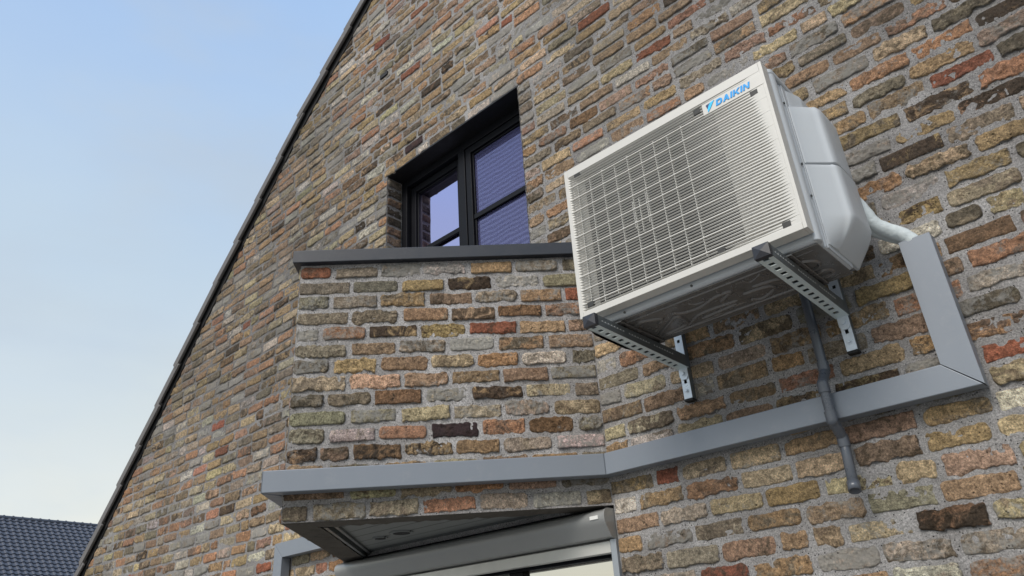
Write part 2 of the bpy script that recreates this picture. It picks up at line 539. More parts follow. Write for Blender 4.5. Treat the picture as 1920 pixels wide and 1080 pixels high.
# brick returns of the window reveal
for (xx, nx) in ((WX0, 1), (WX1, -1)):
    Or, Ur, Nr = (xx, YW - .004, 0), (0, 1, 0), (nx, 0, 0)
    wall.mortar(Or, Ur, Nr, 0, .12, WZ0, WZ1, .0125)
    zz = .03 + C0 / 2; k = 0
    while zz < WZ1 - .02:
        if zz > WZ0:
            wall.brick(Or, Ur, (0, 0, 1.), Nr, .052, zz, .098, HB, 13, 9, pal=int(RNG.choice([2, 2, 8, 3])), sooty=1.)  # shade of the reveal put into the brick tone
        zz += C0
wall.build('wall', house)

# --- the rest of the building behind the gable
M_RENDER = paint('plain_masonry', (.24, .21, .17), .9)
for xx in (-6.85, XR - .12):
    bm = B(); box(bm, xx, xx + .07, YW + .002, 11.9, 0, CZ + .2); obj('side_wall', bm, M_RENDER, house)

# --- roof
M_TILE = paint('grey_roof_tile', (.125, .118, .115), .7, 0, .18, .0006, .4, (.23, .22, .20), .35)
M_DARK = paint('dark_underlay', (.012, .012, .013), .8)
bm = B()
pl = [(x, z + CZ) for x, z in VG] + [(XR + .2, CZ + .25)]
YR0 = YW - .022
lo = []
for (x, z) in pl: lo.append((x, z))
# slab profile in x-z, extruded along y
up = [(x - .0, z) for x, z in lo]; dn = [(x + (.0 if x < -1 else 0), z - .10) for x, z in lo][::-1]
prism(bm, up + dn, YR0 + .012, 11.9, Matrix(((1, 0, 0, 0), (0, 0, 1, 0), (0, 1, 0, 0), (0, 0, 0, 1))))
roof = obj('roof', bm, M_DARK, house)  # near-black slab edge stands in for the shadow under the verge tiles
# verge tiles step up the slope
def along(s):
    i = 0
    for (a, b), (c, d) in zip(VG, VG[1:]):
        L = math.hypot(c - a, d - b)
        if s <= L: return Vector((a + (c - a) * s / L, 0, b + (d - b) * s / L + CZ)), Vector((c - a, 0, d - b)).normalized()
        s -= L
    return None
s = 0.0
gauge = .335
while True:
    p0 = along(s)
    if p0 is None: break
    P, T = p0
    Nn = Vector((-T.z, 0, T.x))
    t0 = P + Nn * .022; 
    bm = B()
    M = Matrix.Identity(4)
    for i, ax in enumerate((T, Vector((0, 1, 0)), Nn)):
        for j in range(3): M[j][i] = ax[j]
    rot = Matrix.Rotation(math.radians(3.5), 4, 'Y')
    M = Matrix.Translation(t0) @ M @ rot
    j = random.uniform(-.003, .003)
    box(bm, -.015, gauge + .035, YR0 - .018 + j, YW + .30, -.016, .010, M)
    box(bm, -.015, gauge + .035, YR0 - .0195 + j, YR0 - .004, -.050, .0085, M)
    obj('verge_tile', bm, M_TILE, roof, bevel=.004, seg=2)
    s += gauge

# --- a missing brick joint: the ventilation slot above the window
bm = B(); sx, sz = -1.3288 * YW, 1.5406 * YW + CZ
box(bm, sx - .015, sx + .055, YW - .0125, YW + .01, sz - .016, sz + .012)
obj('vent_slot', bm, M_DARK, house, bevel=.003)

# --- window
M_FRAME = paint('anthracite_frame', (.006, .0065, .009), .5, 0, .1, .0003, .16)
M_STEEL = paint('black_steel_lintel', (.010, .010, .011), .5)
def glass_mat(name, tint, rough, dark):
    t = NT(name)
    t.n.remove(t.b)
    gl = t.node('ShaderNodeBsdfGlossy'); gl.inputs['Color'].default_value = (*tint, 1)
    gl.inputs['Roughness'].default_value = rough
    df = t.node('ShaderNodeBsdfDiffuse'); df.inputs['Color'].default_value = (*dark, 1)
    mx = t.node('ShaderNodeMixShader')
    fr = t.node('ShaderNodeFresnel'); fr.inputs[0].default_value = 1.9
    f2 = t.rng(fr.outputs[0], 0, .5, .66, 1., False)
    t.l.new(f2, mx.inputs[0]); t.l.new(df.outputs[0], mx.inputs[1]); t.l.new(gl.outputs[0], mx.inputs[2])
    c = t.coord()
    nb = t.bump(t.noise(c, 2.2, 2, .5), .004, .25)
    t.l.new(nb, gl.inputs['Normal'])
    t.l.new(mx.outputs[0], t.n['Material Output'].inputs[0])
    return t.m
M_GLASS = glass_mat('coated_window_glass', (.74, .70, 1.0), .0, (.012, .010, .02))  # lilac of the reflected sky put into the glass tint
M_DGLASS = glass_mat('door_glass', (.92, .90, .84), .0, (.012, .012, .012))  # warm glow of the low sky put into the reflection tint

win = empty('window', (0, YW, 0)); win.parent = house; win.location = Vector((-2.18, YW, WZ0)) - house.location
bm = B()
YF = YW + .10
wf = .045
box(bm, WX0, WX0 + wf, YF, YF + .07, WZ0, WZ1); box(bm, WX1 - wf, WX1, YF, YF + .07, WZ0, WZ1)
box(bm, WX0 + wf, WX1 - wf, YF, YF + .07, WZ1 - wf, WZ1); box(bm, WX0 + wf, WX1 - wf, YF, YF + .07, WZ0, WZ0 + wf)
XM = -2.190
box(bm, XM - .024, XM + .024, YF + .001, YF + .07, WZ0 + wf, WZ1 - wf)
obj('frame', bm, M_FRAME, win, bevel=.003)
ZB = CZ + 1.925
for i, (xa, xb, dy) in enumerate(((WX0 + wf, XM - .024, .030), (XM + .024, WX1 - wf, .006))):
    bm = B()
    y0 = YF + dy; y1 = y0 + .05; sw = .040
    za, zb = WZ0 + wf, WZ1 - wf
    box(bm, xa + .002, xa + sw, y0, y1, za + .002, zb - .002); box(bm, xb - sw, xb - .002, y0, y1, za + .002, zb - .002)
    box(bm, xa + sw, xb - sw, y0, y1, zb - sw, zb - .002); box(bm, xa + sw, xb - sw, y0, y1, za + .002, za + sw)
    for st in (0, 1):   # stepped glazing bead
        q = .010
        box(bm, xa + sw, xa + sw + q, y0 + .012, y1, za + sw, zb - sw)
        box(bm, xb - sw - q, xb - sw, y0 + .012, y1, za + sw, zb - sw)
        box(bm, xa + sw + q, xb - sw - q, y0 + .012, y1, zb - sw - q, zb - sw)
        break
    sash = obj('sash', bm, M_FRAME, win, bevel=.003)
    bm = B(); box(bm, xa + sw, xb - sw, y0 + .024, y0 + .03, za + sw, zb - sw)
    obj('pane', bm, M_GLASS, win)
    bm = B(); box(bm, xa + sw, xb - sw, y0 + .006, y0 + .0190, ZB - .014, ZB + .014)
    box(bm, xa + sw, xb - sw, y0 + .031, y0 + .044, ZB - .014, ZB + .014)
    obj('glazing_bar', bm, M_FRAME, win, bevel=.003)
# added sheet before the right pane, wavy reflection put into its tone
t = NT('insect_screen_mesh'); t.n.remove(t.b)
c = t.coord()
w1 = t.math('SINE', t.math('MULTIPLY', t.node('ShaderNodeSeparateXYZ').outputs[0], 1.))
df = t.node('ShaderNodeBsdfDiffuse'); df.inputs[0].default_value = (.085, .09, .19, 1)
tr = t.node('ShaderNodeBsdfTransparent')
mx = t.node('ShaderNodeMixShader'); mx.inputs[0].default_value = .40
t.l.new(tr.outputs[0], mx.inputs[1]); t.l.new(df.outputs[0], mx.inputs[2]); t.l.new(mx.outputs[0], t.n['Material Output'].inputs[0])
wv = t.node('ShaderNodeTexWave'); wv.inputs['Scale'].default_value = 12; wv.inputs['Distortion'].default_value = 3; wv.bands_direction = 'Z'
wv.inputs['Detail'].default_value = 1
t.l.new(c, wv.inputs['Vector'])
t.l.new(t.rng(wv.outputs['Fac'], 0, 1, .26, .40), mx.inputs[0])
M_SCREEN = t.m
bm = B(); box(bm, XM + .026 + .04, WX1 - wf - .04, YF + .0265, YF + .0275, WZ0 + .087, WZ1 - .087)
obj('insect_screen', bm, M_SCREEN, win)
bm = B()
box(bm, WX0 - .002, WX1 + .002, YW - .003, YF + .002, WZ1 - .001, WZ1 + .010)      # steel lintel plate
obj('lintel', bm, M_STEEL, win, bevel=.002)
bm = B(); box(bm, WX0, WX1, YF - .09, YF + .08, WZ0 - .03, WZ0)
obj('sill', bm, M_FRAME, win, bevel=.003)
bm = B(); box(bm, WX0 - .1, WX1 + .1, YF + .5, YF + .52, WZ0 - .2, WZ1 + .1)
box(bm, WX0 - .1, WX0 - .08, YF + .08, YF + .5, WZ0 - .2, WZ1 + .1)
obj('room_behind', bm, M_DARK, win)

# --- bay: brick box with a triangular plan
bay = Masonry(); bay.weather = False
def dens_bay(x, z): return (33, 13)
OA = tuple(A); OB = tuple(Bc)
bay.mortar(OA, tuple(dAB), tuple(nAB), 0, LAB, BAY0, BAY1 + .01, .0125, base=-.0008)
bay.mortar(OB, tuple(dBD), tuple(nBD), 0, LBD, BAY0, BAY1 + .01, .0125)
BAYROWS = ['2205427', '259022', '7943042', '683022', '3979964', '305432', '2561302', '233314', '2194822', '144122', '2861A652'.replace('1', ''), '540983', '2', '2362136']
CB = (BAY1 - BAY0) / 15
z = BAY1 - CB / 2 - .002; row = 0
while z > BAY0 + .02:
    if row == 0: z0 = z
    # the corner bricks run through to the nose, so bond alternates on the two faces
    RN = RNG
    x = .004 + (0 if row % 2 else 0)
    L = .165 if row % 2 else .085
    bi = 0
    while x < LAB - .01:
        if LAB - (x + L) < .06: L = LAB - x - .001
        if L > .2: L = L / 2 - .007
        bay.brick(OA, tuple(dAB), (0, 0, 1.), tuple(nAB), x + L / 2, z + RN.uniform(-.003, .003), L, HB * RN.uniform(.90, 1.09), 33, 13,
                  pal=(int(BAYROWS[row][bi], 16) if row < len(BAYROWS) and bi < len(BAYROWS[row]) else None),
                  relief=RN.uniform(.0025, .0065))
        bi += 1
        x += L + RN.uniform(.010, .018); L = RN.normal(.163, .007)
    x = .001; L = .165 if row % 2 else .085
    while x < LBD - .01:
        if LBD - (x + L) < .06: L = LBD - x - .001
        bay.brick(OB, tuple(dBD), (0, 0, 1.), tuple(nBD), x + L / 2, z + RN.uniform(-.002, .002), L, HB * RN.uniform(.93, 1.07), 13, 9,
                  relief=RN.uniform(.0025, .0065))
        x += L + RN.uniform(.010, .018); L = RN.normal(.163, .007)
    z -= CB; row += 1
bayo = bay.build('bay', house)
# bay underside: brick ring, then recessed boarding
def inset(k):       # triangle A-B-D shrunk towards the inside by k along the two outer faces
    a = A - nAB * k; b = Bc; 
    # intersection of the two offset lines
    p = A - nAB * k; q = Bc - nBD * k
    # p + s dAB = q + t dBD
    det = dAB.x * (-dBD.y) - dAB.y * (-dBD.x)
    rx, ry = q.x - p.x, q.y - p.y
    s_ = (rx * (-dBD.y) - ry * (-dBD.x)) / det
    nb = p + dAB * s_
    sa = (YW - p.y) / dAB.y; sd = (YW - nb.y) / dBD.y
    return (p + dAB * sa), nb, (nb + dBD * sd)
a1, b1, d1 = inset(.0); a2, b2, d2 = inset(.105)
M_UNDER = paint('sooty_brick_underside', (.10, .090, .078), .95, 0, .3, .003, .2, (.02, .02, .02), .6)  # darker brick tone with near-black blotches on the underside
bm = B()
def vz(p, z): return bm.verts.new((p.x, p.y, z))
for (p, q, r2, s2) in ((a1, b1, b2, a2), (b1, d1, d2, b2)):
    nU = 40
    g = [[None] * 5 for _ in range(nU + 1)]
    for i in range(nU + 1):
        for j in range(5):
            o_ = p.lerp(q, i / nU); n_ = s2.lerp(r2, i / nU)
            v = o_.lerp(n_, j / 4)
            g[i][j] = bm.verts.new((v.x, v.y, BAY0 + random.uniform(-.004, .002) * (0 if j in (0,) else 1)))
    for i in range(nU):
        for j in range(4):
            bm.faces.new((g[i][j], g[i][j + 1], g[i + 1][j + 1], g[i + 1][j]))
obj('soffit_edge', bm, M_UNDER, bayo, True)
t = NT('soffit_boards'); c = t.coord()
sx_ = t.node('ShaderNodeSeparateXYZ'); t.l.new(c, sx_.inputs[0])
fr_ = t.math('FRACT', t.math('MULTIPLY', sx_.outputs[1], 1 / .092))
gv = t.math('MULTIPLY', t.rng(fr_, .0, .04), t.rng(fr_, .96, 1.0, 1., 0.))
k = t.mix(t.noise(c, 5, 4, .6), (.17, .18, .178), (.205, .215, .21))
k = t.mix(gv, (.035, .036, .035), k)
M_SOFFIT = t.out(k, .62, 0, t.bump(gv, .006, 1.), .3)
bm = B()
zs = BAY0 + .018
p, q, r2 = inset(.10)
f = bm.faces.new([vz(p, zs), vz(q, zs), vz(r2, zs)])
g = bmesh.ops.extrude_face_region(bm, geom=[f])
for v in [e for e in g['geom'] if isinstance(e, bmesh.types.BMVert)]: v.co.z += .02
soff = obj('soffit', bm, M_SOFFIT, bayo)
bm = B()
for kk, h in ((.112, .020), (.135, .010)):      # two slim rails along the far edge
    bm = B()
    pa, pb, pd = inset(kk); qa, qb, qd = inset(kk + .012)
    lo = [pb, pd, qd, qb]
    vs = [bm.verts.new((v.x, v.y, zz)) for zz in (zs - h, zs - .0005) for v in lo]
    for fq in ((0, 1, 2, 3), (7, 6, 5, 4), (0, 4, 5, 1), (1, 5, 6, 2), (2, 6, 7, 3), (3, 7, 4, 0)):
        bm.faces.new([vs[i] for i in fq])
    obj('soffit_rail', bm, paint('dark_rail', (.10, .105, .105), .4, .3), bayo)
M_RAILD = paint('dark_grey_aluminium', (.10, .105, .105), .4, .3)
for (px, py, rr) in ((-1.2290, .2362, .045), (-1.3001, .2354, .030)):
    yy = (zs - CZ) / py; xx = px * yy
    bm = B()
    tube(bm, [(xx, yy, zs - .006), (xx, yy, zs - .0005)], [rr, rr * 1.02], 32)
    dl = obj('downlight', bm, M_SOFFIT, bayo)
    bm = B(); tube(bm, [(xx, yy, zs - .0075), (xx, yy, zs - .0062)], rr * .72, 32)
    # light face of the fitting, switched off
    o_ = obj('downlight_glass', bm, M_DARK, bayo)
# coping: triangular slab over the bay
M_COPING = paint('blue_black_coping', (.021, .024, .032), .42, 0, .15, .0004, .5, (.06, .06, .065), .3)
bm = B()
def off(k): 
    a, b, d = inset(-k); return a, b, d
ca, cb, cd = off(.026)
lo = [ca, cb, cd, Vector((cd.x, YW - .006, 0)), Vector((ca.x, YW - .006, 0))]
lo = [Vector((ca.x - dAB.x * .012, ca.y - dAB.y * .012, 0)), cb, Vector((cd.x + 0, cd.y - .006, 0))]
lo = [ca + (cb - ca).normalized() * .012, cb, cd + (cb - cd).normalized() * .012]
prism(bm, [(v.x, v.y) for v in lo], BAY1 + .002, BAY1 + .056)
obj('coping', bm, M_COPING, bayo, bevel=.004)

# --- glazed door under the bay
door = empty('door', (0, 0, 0)); door.parent = house; door.location = Vector((-2.19, YW, 0)) - house.location
YD = YW + .085
bm = B()
ZH = CZ + .335
box(bm, DX0, DX0 + .06, YD, YD + .07, 0, ZH); box(bm, DX1 - .05, DX1 - .026, YD - .02, YD + .07, 0, ZH)
box(bm, DX0 + .06, DX1 - .05, YD, YD + .07, CZ + .264, ZH); box(bm, DX0 + .06, DX1 - .05, YD, YD + .07, 0, .08)
for xm in (-1.965, -2.50): box(bm, xm - .035, xm + .035, YD + .001, YD + .07, .08, CZ + .264)
obj('frame', bm, M_FRAME, door, bevel=.003)
for xa, xb in ((DX0 + .06, -2.535), (-2.465, -2.0), (-1.93, DX1 - .05)):
    bm = B(); box(bm, xa, xb, YD + .022, YD + .03, .08, CZ + .264); obj('pane', bm, M_DGLASS, door)
bm = B(); box(bm, DX0 - .2, DX1 + .2, YD + 1.2, YD + 1.22, 0, CZ + .5); box(bm, DX0, DX1, YD + .071, YD + 1.2, BAY0 - .03, BAY0 - .01)
obj('room_behind', bm, M_DARK, door)
bm = B(); box(bm, DX0 - .0, DX1, YW + .012, YD + .08, BAY0 - .002, BAY0 + .012)
obj('lintel', bm, M_DARK, door)
for xx in (DX1 - .001, DX0 - .05):
    bm = B(); box(bm, xx, xx + .051, YW + .001, YD + .08, 0, BAY0); obj('jamb', bm, M_MORTAR, door)

# ================================================================== ROLLER SCREEN over the door
M_CASS = paint('pearl_grey_aluminium', (.30, .305, .30), .38, .35, .05, .0002, .5)
M_CASL = paint('light_grey_aluminium', (.55, .55, .52), .42, .4, .05, .0002, .5)
scr = empty('roller_screen', (-2.19, YW, CZ + .3), 'grey aluminium roller screen with rounded cassette fixed under the brick bay over the glass door', 'roller screen')
prof = []
yc0, yc1 = YW - .055, YW + .05
zt, zb_ = CZ + .402, CZ + .312
prof = [(yc1, zt), (yc0 + .022, zt), (yc0 + .012, zt - .003)]
for i in range(9):
    a_ = math.radians(95 + i * 13); prof.append((yc0 + .038 + .040 * math.cos(a_ + .35), zt - .040 + .038 * math.sin(a_)))
prof += [(yc0 + .028, zb_ + .004), (yc0 + .040, zb_), (yc1, zb_)]
bm = B()
MX = Matrix(((0, 0, 1, 0), (1, 0, 0, 0), (0, 1, 0, 0), (0, 0, 0, 1)))
prism(bm, prof, DX0 + .012, DX1 - .010, MX)
obj('cassette', bm, M_CASS, scr, bevel=.0015)
bm = B()
prof2 = [(y + (.002 if y > yc0 + .05 else -.003), z + (.002 if z > zt - .03 else -.002)) for y, z in prof]
prism(bm, prof2, DX1 - .0098, DX1 - .002, MX)
obj('end_cap', bm, M_CASS, scr, bevel=.0015)
bm = B()
box(bm, DX0 + .02, DX1 - .03, YW - .004, YW + .025, CZ + .268, CZ + .306)
obj('bottom_bar', bm, M_CASL, scr, bevel=.003)
M_GUIDE = paint('blue_grey_guide_rail', (.30, .33, .36), .35, .3)
for xx in (DX1 - .0245, DX0 + .0015):
    bm = B(); box(bm, xx, xx + .023, YW - .012, YD - .022, 0, CZ + .309)
    obj('guide_rail', bm, M_GUIDE, scr, bevel=.002)
# badge
bm = B(); xb0 = -.7065 * (yc0 + .006)
bz = CZ + zt - CZ - .026
box(bm, DX1 - .062, DX1 - .028, yc0 - .0045, yc0 + .006, bz - .006, bz + .006)
bad = obj('badge', bm, paint('white_badge', (.7, .7, .68), .3), scr, bevel=.001)

# ================================================================== CABLE TRUNKING
M_TRUNK = paint('grey_trunking', (.198, .222, .256), .42, .12, .05, .0002, .5, (.28, .29, .30), .25)
tr_ = empty('cable_trunking', (A.x, YW, CZ + .5), 'long grey trunking running along the brick wall and around the nose of the bay', 'cable duct')
TZ0, TZ1, TD = CZ + .503, CZ + .575, .058
YT = YW - TD; YB = YW - .011
def wallbox(p0, p1, nrm, z0, z1, name='trunk_section', ext=(0, 0)):
    """a straight run lying on a vertical face from p0 to p1, mitred at both ends by ext"""
    bm = B()
    d = (p1 - p0).normalized()
    o = nrm * TD; g = nrm * .009
    pts = [p0 + g, p1 + g, p1 + o + d * ext[1], p0 + o - d * ext[0]]
    prism(bm, [(v.x, v.y) for v in pts], z0, z1)
    return obj(name, bm, M_TRUNK, tr_, bevel=.003)
nW = Vector((0, -1, 0))
XV0, XV1 = -.354, -.279      # vertical run
mit = TD * math.tan((math.pi / 2 - tb) / 2 + 0) 
# inner (concave) corner at A between wall and bay: both runs get shorter on the outside
kA = TD * math.tan(math.radians(45.5) / 2)
# horizontal run on the wall, mitred into the riser
bm = B()
pts = [(A.x + .009 * math.tan(tb / 2), TZ0), (XV1, TZ0), (XV0, TZ1), (A.x + .009 * math.tan(tb / 2), TZ1)]
lo = [bm.verts.new((x, YB, z)) for x, z in pts]
pts2 = [(A.x + kA, TZ0), (XV1 - .0008, TZ0), (XV0 - .0008, TZ1), (A.x + kA, TZ1)]
hi = [bm.verts.new((x, YT, z)) for x, z in pts2]
bm.faces.new(lo); bm.faces.new(hi[::-1])
for i in range(4): bm.faces.new((lo[i], lo[(i + 1) % 4], hi[(i + 1) % 4], hi[i]))
obj('trunk_section', bm, M_TRUNK, tr_, bevel=.003)
bm = B()
ZT = CZ + .925
pts = [(XV0 + .0010, TZ1 + .0015), (XV1 + .001, TZ0 + .002), (XV1 + .001, ZT), (XV0 + .001, ZT)]
lo = [bm.verts.new((x, YB, z)) for x, z in pts]; hi = [bm.verts.new((x, YT, z)) for x, z in pts]
for i in range(4): 
    if i == 2: continue                       # open top end
    bm.faces.new((lo[i], lo[(i + 1) % 4], hi[(i + 1) % 4], hi[i]))
bm.faces.new(lo); bm.faces.new(hi[::-1])
o_ = obj('trunk_section', bm, M_TRUNK, tr_)
sm = o_.modifiers.new('wall', 'SOLIDIFY'); sm.thickness = .002; sm.offset = 1
# bay runs
wallbox(A, Bc, nAB, TZ0, TZ1, ext=(-kA, TD * math.tan(math.radians(44.2)) ))
wallbox(Bc, D, nBD, TZ0, TZ1, ext=(TD * math.tan(math.radians(44.2)), -kA))
# left of the bay along the wall, then down
XL0, XL1 = -3.455, -3.380
bm = B(); z0, z1 = TZ0 - .02, TZ1 - .02
pts = [(XL0, z1), (XL1, z0), (D.x, z0), (D.x, z1)]
lo = [bm.verts.new((x, YB, z)) for x, z in pts]; hi = [bm.verts.new((x, YT, z)) for x, z in pts]
bm.faces.new(lo); bm.faces.new(hi[::-1])
for i in range(4): bm.faces.new((lo[i], lo[(i + 1) % 4], hi[(i + 1) % 4], hi[i]))
M_TRUNK2 = paint('pale_trunking', (.50, .50, .52), .3, .2, .05)
obj('trunk_section', bm, M_TRUNK, tr_, bevel=.002)
bm = B()
pts = [(XL0 - .001, z1 - .002), (XL0 - .001, .05), (XL1 - .001, .05), (XL1 - .001, z0 - .002)]
lo = [bm.verts.new((x, YB, z)) for x, z in pts]; hi = [bm.verts.new((x, YT, z)) for x, z in pts]
bm.faces.new(lo); bm.faces.new(hi[::-1])
for i in range(4): bm.faces.new((lo[i], lo[(i + 1) % 4], hi[(i + 1) % 4], hi[i]))
obj('trunk_section', bm, M_TRUNK, tr_, bevel=.002)

# ================================================================== OUTDOOR UNIT
M_AC = paint('ivory_plastic', (.575, .562, .525), .42, 0, .03, .0003, .5, (.5, .49, .45), .15)
M_ACB = paint('ivory_painted_steel', (.475, .505, .53), .4, 0, .03, .0004, .5, (.48, .47, .43), .15)  # dimmer bluish sky light on the unit's sides put into the colour
M_PAN = paint('dark_galvanised_pan', (.20, .192, .185), .25, .5, .12, .0003, .5, (.07, .068, .065), .5)
M_BLUE = paint('logo_blue', (.0, .30, .72), .45)
M_CYAN = paint('logo_light_blue', (.02, .50, .86), .35)
M_NAVY = paint('logo_navy', (.01, .02, .10), .35)
M_COIL = paint('coil_fins', (.009, .010, .011), .6, .1)  # coil near black, shade of the hollow behind the louvres put into it
M_RUB = paint('black_rubber', (.012, .012, .012), .7)
ac = empty('air_conditioner', (-.8, 1.75, CZ + .836), 'ivory outdoor air conditioning unit with louvred front mounted high on the brick wall', 'air conditioner')
GX0, GX1, GZ0, GZ1, GY = -1.147, -.456, CZ + .861, CZ + 1.389, 1.60
BX0, BX1, BZ0, BZ1, BY0, BY1 = -1.118, -.455, CZ + .838, CZ + 1.388, 1.645, 1.885
# casing: shell around a hollow front
bm = B()
box(bm, BX0, BX1, 1.700, BY1, BZ0 + .004, BZ1 - .012)
box(bm, BX0, BX1, BY0, 1.700, BZ0 + .004, BZ0 + .050)
box(bm, BX0, BX1, BY0, 1.700, BZ1 - .050, BZ1 - .012)
box(bm, BX0, BX0 + .03, BY0, 1.700, BZ0 + .050, BZ1 - .050)
box(bm, BX1 - .05, BX1, BY0, 1.700, BZ0 + .050, BZ1 - .050)
cas = obj('casing', bm, M_ACB, ac, bevel=.010, seg=4)
bm = B(); box(bm, GX0 + .040, GX0 + .768 * (GX1 - GX0), GY + .034, GY + .0385, GZ0 + .022, GZ1 - .032)
obj('coil', bm, M_COIL, ac)
bm = B()
prof = [(BX0 - .004, BY0 - .002), (BX1 - .02, BY0 - .002)]
for i in range(7):
    a_ = math.radians(-90 + 15 * i); prof.append((BX1 + .005 - .02 + .02 * math.cos(a_), BY0 + .018 + .02 * math.sin(a_)))
prof += [(BX1 + .005, BY1 - .01), (BX0 - .004, BY1)]
prism(bm, prof, BZ1 - .0125, BZ1 + .006)
obj('top_cover', bm, M_ACB, ac, bevel=.005, seg=3)
# front corner strip and panel seam
bm = B()
prof = []
for i in range(9):
    a_ = math.radians(-100 + 25 * i * .9); prof.append((BX1 - .008 + .014 * math.cos(a_), BY0 + .017 + .019 * math.sin(a_)))
prof += [(BX1 - .02, BY0 + .04)]
prism(bm, prof, BZ0 + .006, BZ1 - .014)
obj('corner_post', bm, M_ACB, ac, bevel=.003)
bm = B(); box(bm, BX1 - .004, BX1 + .0022, BY0 + .068, BY1 - .004, BZ0 + .008, BZ1 - .016)
obj('side_panel', bm, M_ACB, ac, bevel=.0015)
for zz in (CZ + 1.30, CZ + 1.095, CZ + .995):
    bm = B(); tube(bm, [(BX1 - .001, BY0 + .056, zz), (BX1 + .0025, BY0 + .056, zz)], .0035, 10)
    obj('screw', bm, M_RAILD, ac)
# valve covers on the right: lofted bulges
def bulge(z0, z1, x_out, y0, y1, low=0., rings=12, r=.028, topround=.012):
    R = []
    for i in range(rings + 1):
        t_ = i / rings
        z = z0 + (z1 - z0) * t_
        k = 1.
        if low: k = .08 + .92 * (1 - (1 - min(1., (z - z0) / low)) ** 1.5)
        e = (z1 - z) / topround
        if e < 1: k *= .90 + .10 * math.sqrt(max(0, 1 - (1 - e) ** 2))
        X = BX1 + (x_out - BX1) * k
        dX = X - BX1
        ring = [(BX1 - .004, y0, z), (BX1 + .003, y0, z), (BX1 + .004 + dX * .04, y0 + .003, z)]
        ya_ = y0 + .052
        for q in range(1, 6):
            u = q / 5
            ring.append((BX1 + .004 + dX * (.04 + .70 * u), y0 + .003 + (ya_ - y0 - .003) * u, z))
        for q in range(1, 6):
            a_ = math.radians(q * 18)
            ring.append((BX1 + .004 + dX * .74 + (dX * .26 - .004) * math.sin(a_), ya_ + .030 * (1 - math.cos(a_)), z))
        for q in range(6):
            a_ = math.radians(q * 18)
            ring.append((X - r * min(1, k) * (1 - math.cos(a_)), y1 - r + r * math.sin(a_), z))
        ring.append((BX1 - .004, y1 + .001, z))
        R.append(ring)
    return R
bm = B(); loft(bm, bulge(CZ + 1.106, CZ + 1.300, -.391, 1.722, 1.925))
obj('valve_cover', bm, M_ACB, ac, bevel=.004, seg=3, angle=50)
bm = B()
R = bulge(CZ + .858, CZ + 1.101, -.389, 1.720, 1.930, low=.085, rings=44, topround=.006)
loft(bm, R)
obj('valve_cover', bm, M_ACB, ac, bevel=.004, seg=3, angle=50)
bm = B(); loft(bm, bulge(CZ + 1.302, CZ + 1.362, -.432, 1.735, 1.875, topround=.02))
obj('handle_cover', bm, M_ACB, ac, bevel=.003, seg=2, angle=50)
# warning label on the cover
# grille frame
bm = B()
fr = (.013, .010, .030, .020)   # left, right, top, bottom borders
yg1 = GY + .040
def frame_box(x0, x1, z0, z1): box(bm, x0, x1, GY, yg1, z0, z1)
frame_box(GX0, GX0 + fr[0], GZ0, GZ1); frame_box(GX1 - fr[1], GX1, GZ0, GZ1)
frame_box(GX0 + fr[0], GX1 - fr[1], GZ1 - fr[2], GZ1); frame_box(GX0 + fr[0], GX1 - fr[1], GZ0, GZ0 + fr[3])
grille = obj('grille', bm, M_AC, ac, bevel=.0015)
# louvres
NS = 52
gz0, gz1 = GZ0 + fr[3], GZ1 - fr[2]
pitch = (gz1 - gz0) / NS
xa, xb = GX0 + fr[0] - .001, GX1 - fr[1] + .001
# recess of the logo plate and of the six screw pockets
def W2(px, py): return px * GY, py * GY + CZ
pock = []
for (px, pz) in ((-.6855, .8475), (-.4135, .8375), (-.3090, .8135), (-.6905, .5605), (-.4235, .5590), (-.3135, .5560)):
    pock.append((px * GY, pz * GY + CZ))
bm = B()
def slat(x0, x1, zc, h, y):
    # rounded nose, slanting down to the back; the louvres broaden towards the closed right end
    big = h > pitch * .3
    def ring(x):
        u = (x - GX0) / (GX1 - GX0)
        g = 1 + max(0, (u - .58) / .42) ** 1.2 * (.45 if big else 1.35)
        q = h * g
        if big: pr = [(y, zc - q * .42), (y, zc + q * .42), (y + .0012, zc + q * .5), (y + .007, zc + q * .5), (y + .007, zc - q * .5), (y + .0012, zc - q * .5)]
        else: pr = [(y, zc + q * (.30 - .6 * (g - 1))), (y, zc + q * .46), (y + .001, zc + q * .5), (y + .0045, zc + q * .5), (y + .0045, zc - q * .5), (y + .0028, zc - q * .5)]
        return [(x, a, b) for a, b in pr]
    ks = [x0] + [GX0 + (GX1 - GX0) * u for u in (.58, .68, .78, .88, .96) if x0 < GX0 + (GX1 - GX0) * u < x1] + [x1]
    loft(bm, [ring(x) for x in ks])
LX0, LX1 = -.402 * GY, -.2955 * GY      # logo plate span
LZ0, LZ1 = GZ1 - .076, GZ1 - .038
for i in range(NS):
    zc = gz0 + (i + .5) * pitch
    big = (i % 5 == 2)
    h = pitch * (.36 if big else .27)
    y = GY + .0003 if big else GY + .0008
    segs = [(xa, xb)]
    for (px, pz) in pock:
        if abs(zc - pz) < .0085:
            ns = []
            for s0, s1 in segs:
                if s0 < px < s1: ns += [(s0, px - .011), (px + .011, s1)]
                else: ns.append((s0, s1))
            segs = ns
    if LZ0 - .001 < zc < LZ1 + .001:
        segs = [(xa, LX0 + random.uniform(0, .004)), (LX1, xb)]
    for s0, s1 in segs: slat(s0, s1, zc, h, y)
obj('louvres', bm, M_AC, grille)
bm = B()
ribx = [-1.100 + i * .0475 for i in range(9)]
for k, x in enumerate(ribx):
    zt_ = gz1 - .030 - (.012 if k % 2 else 0)
    box(bm, x - .0008, x + .0008, GY + .0026, GY + .012, gz0 + (.004 if k % 2 else .012), zt_)
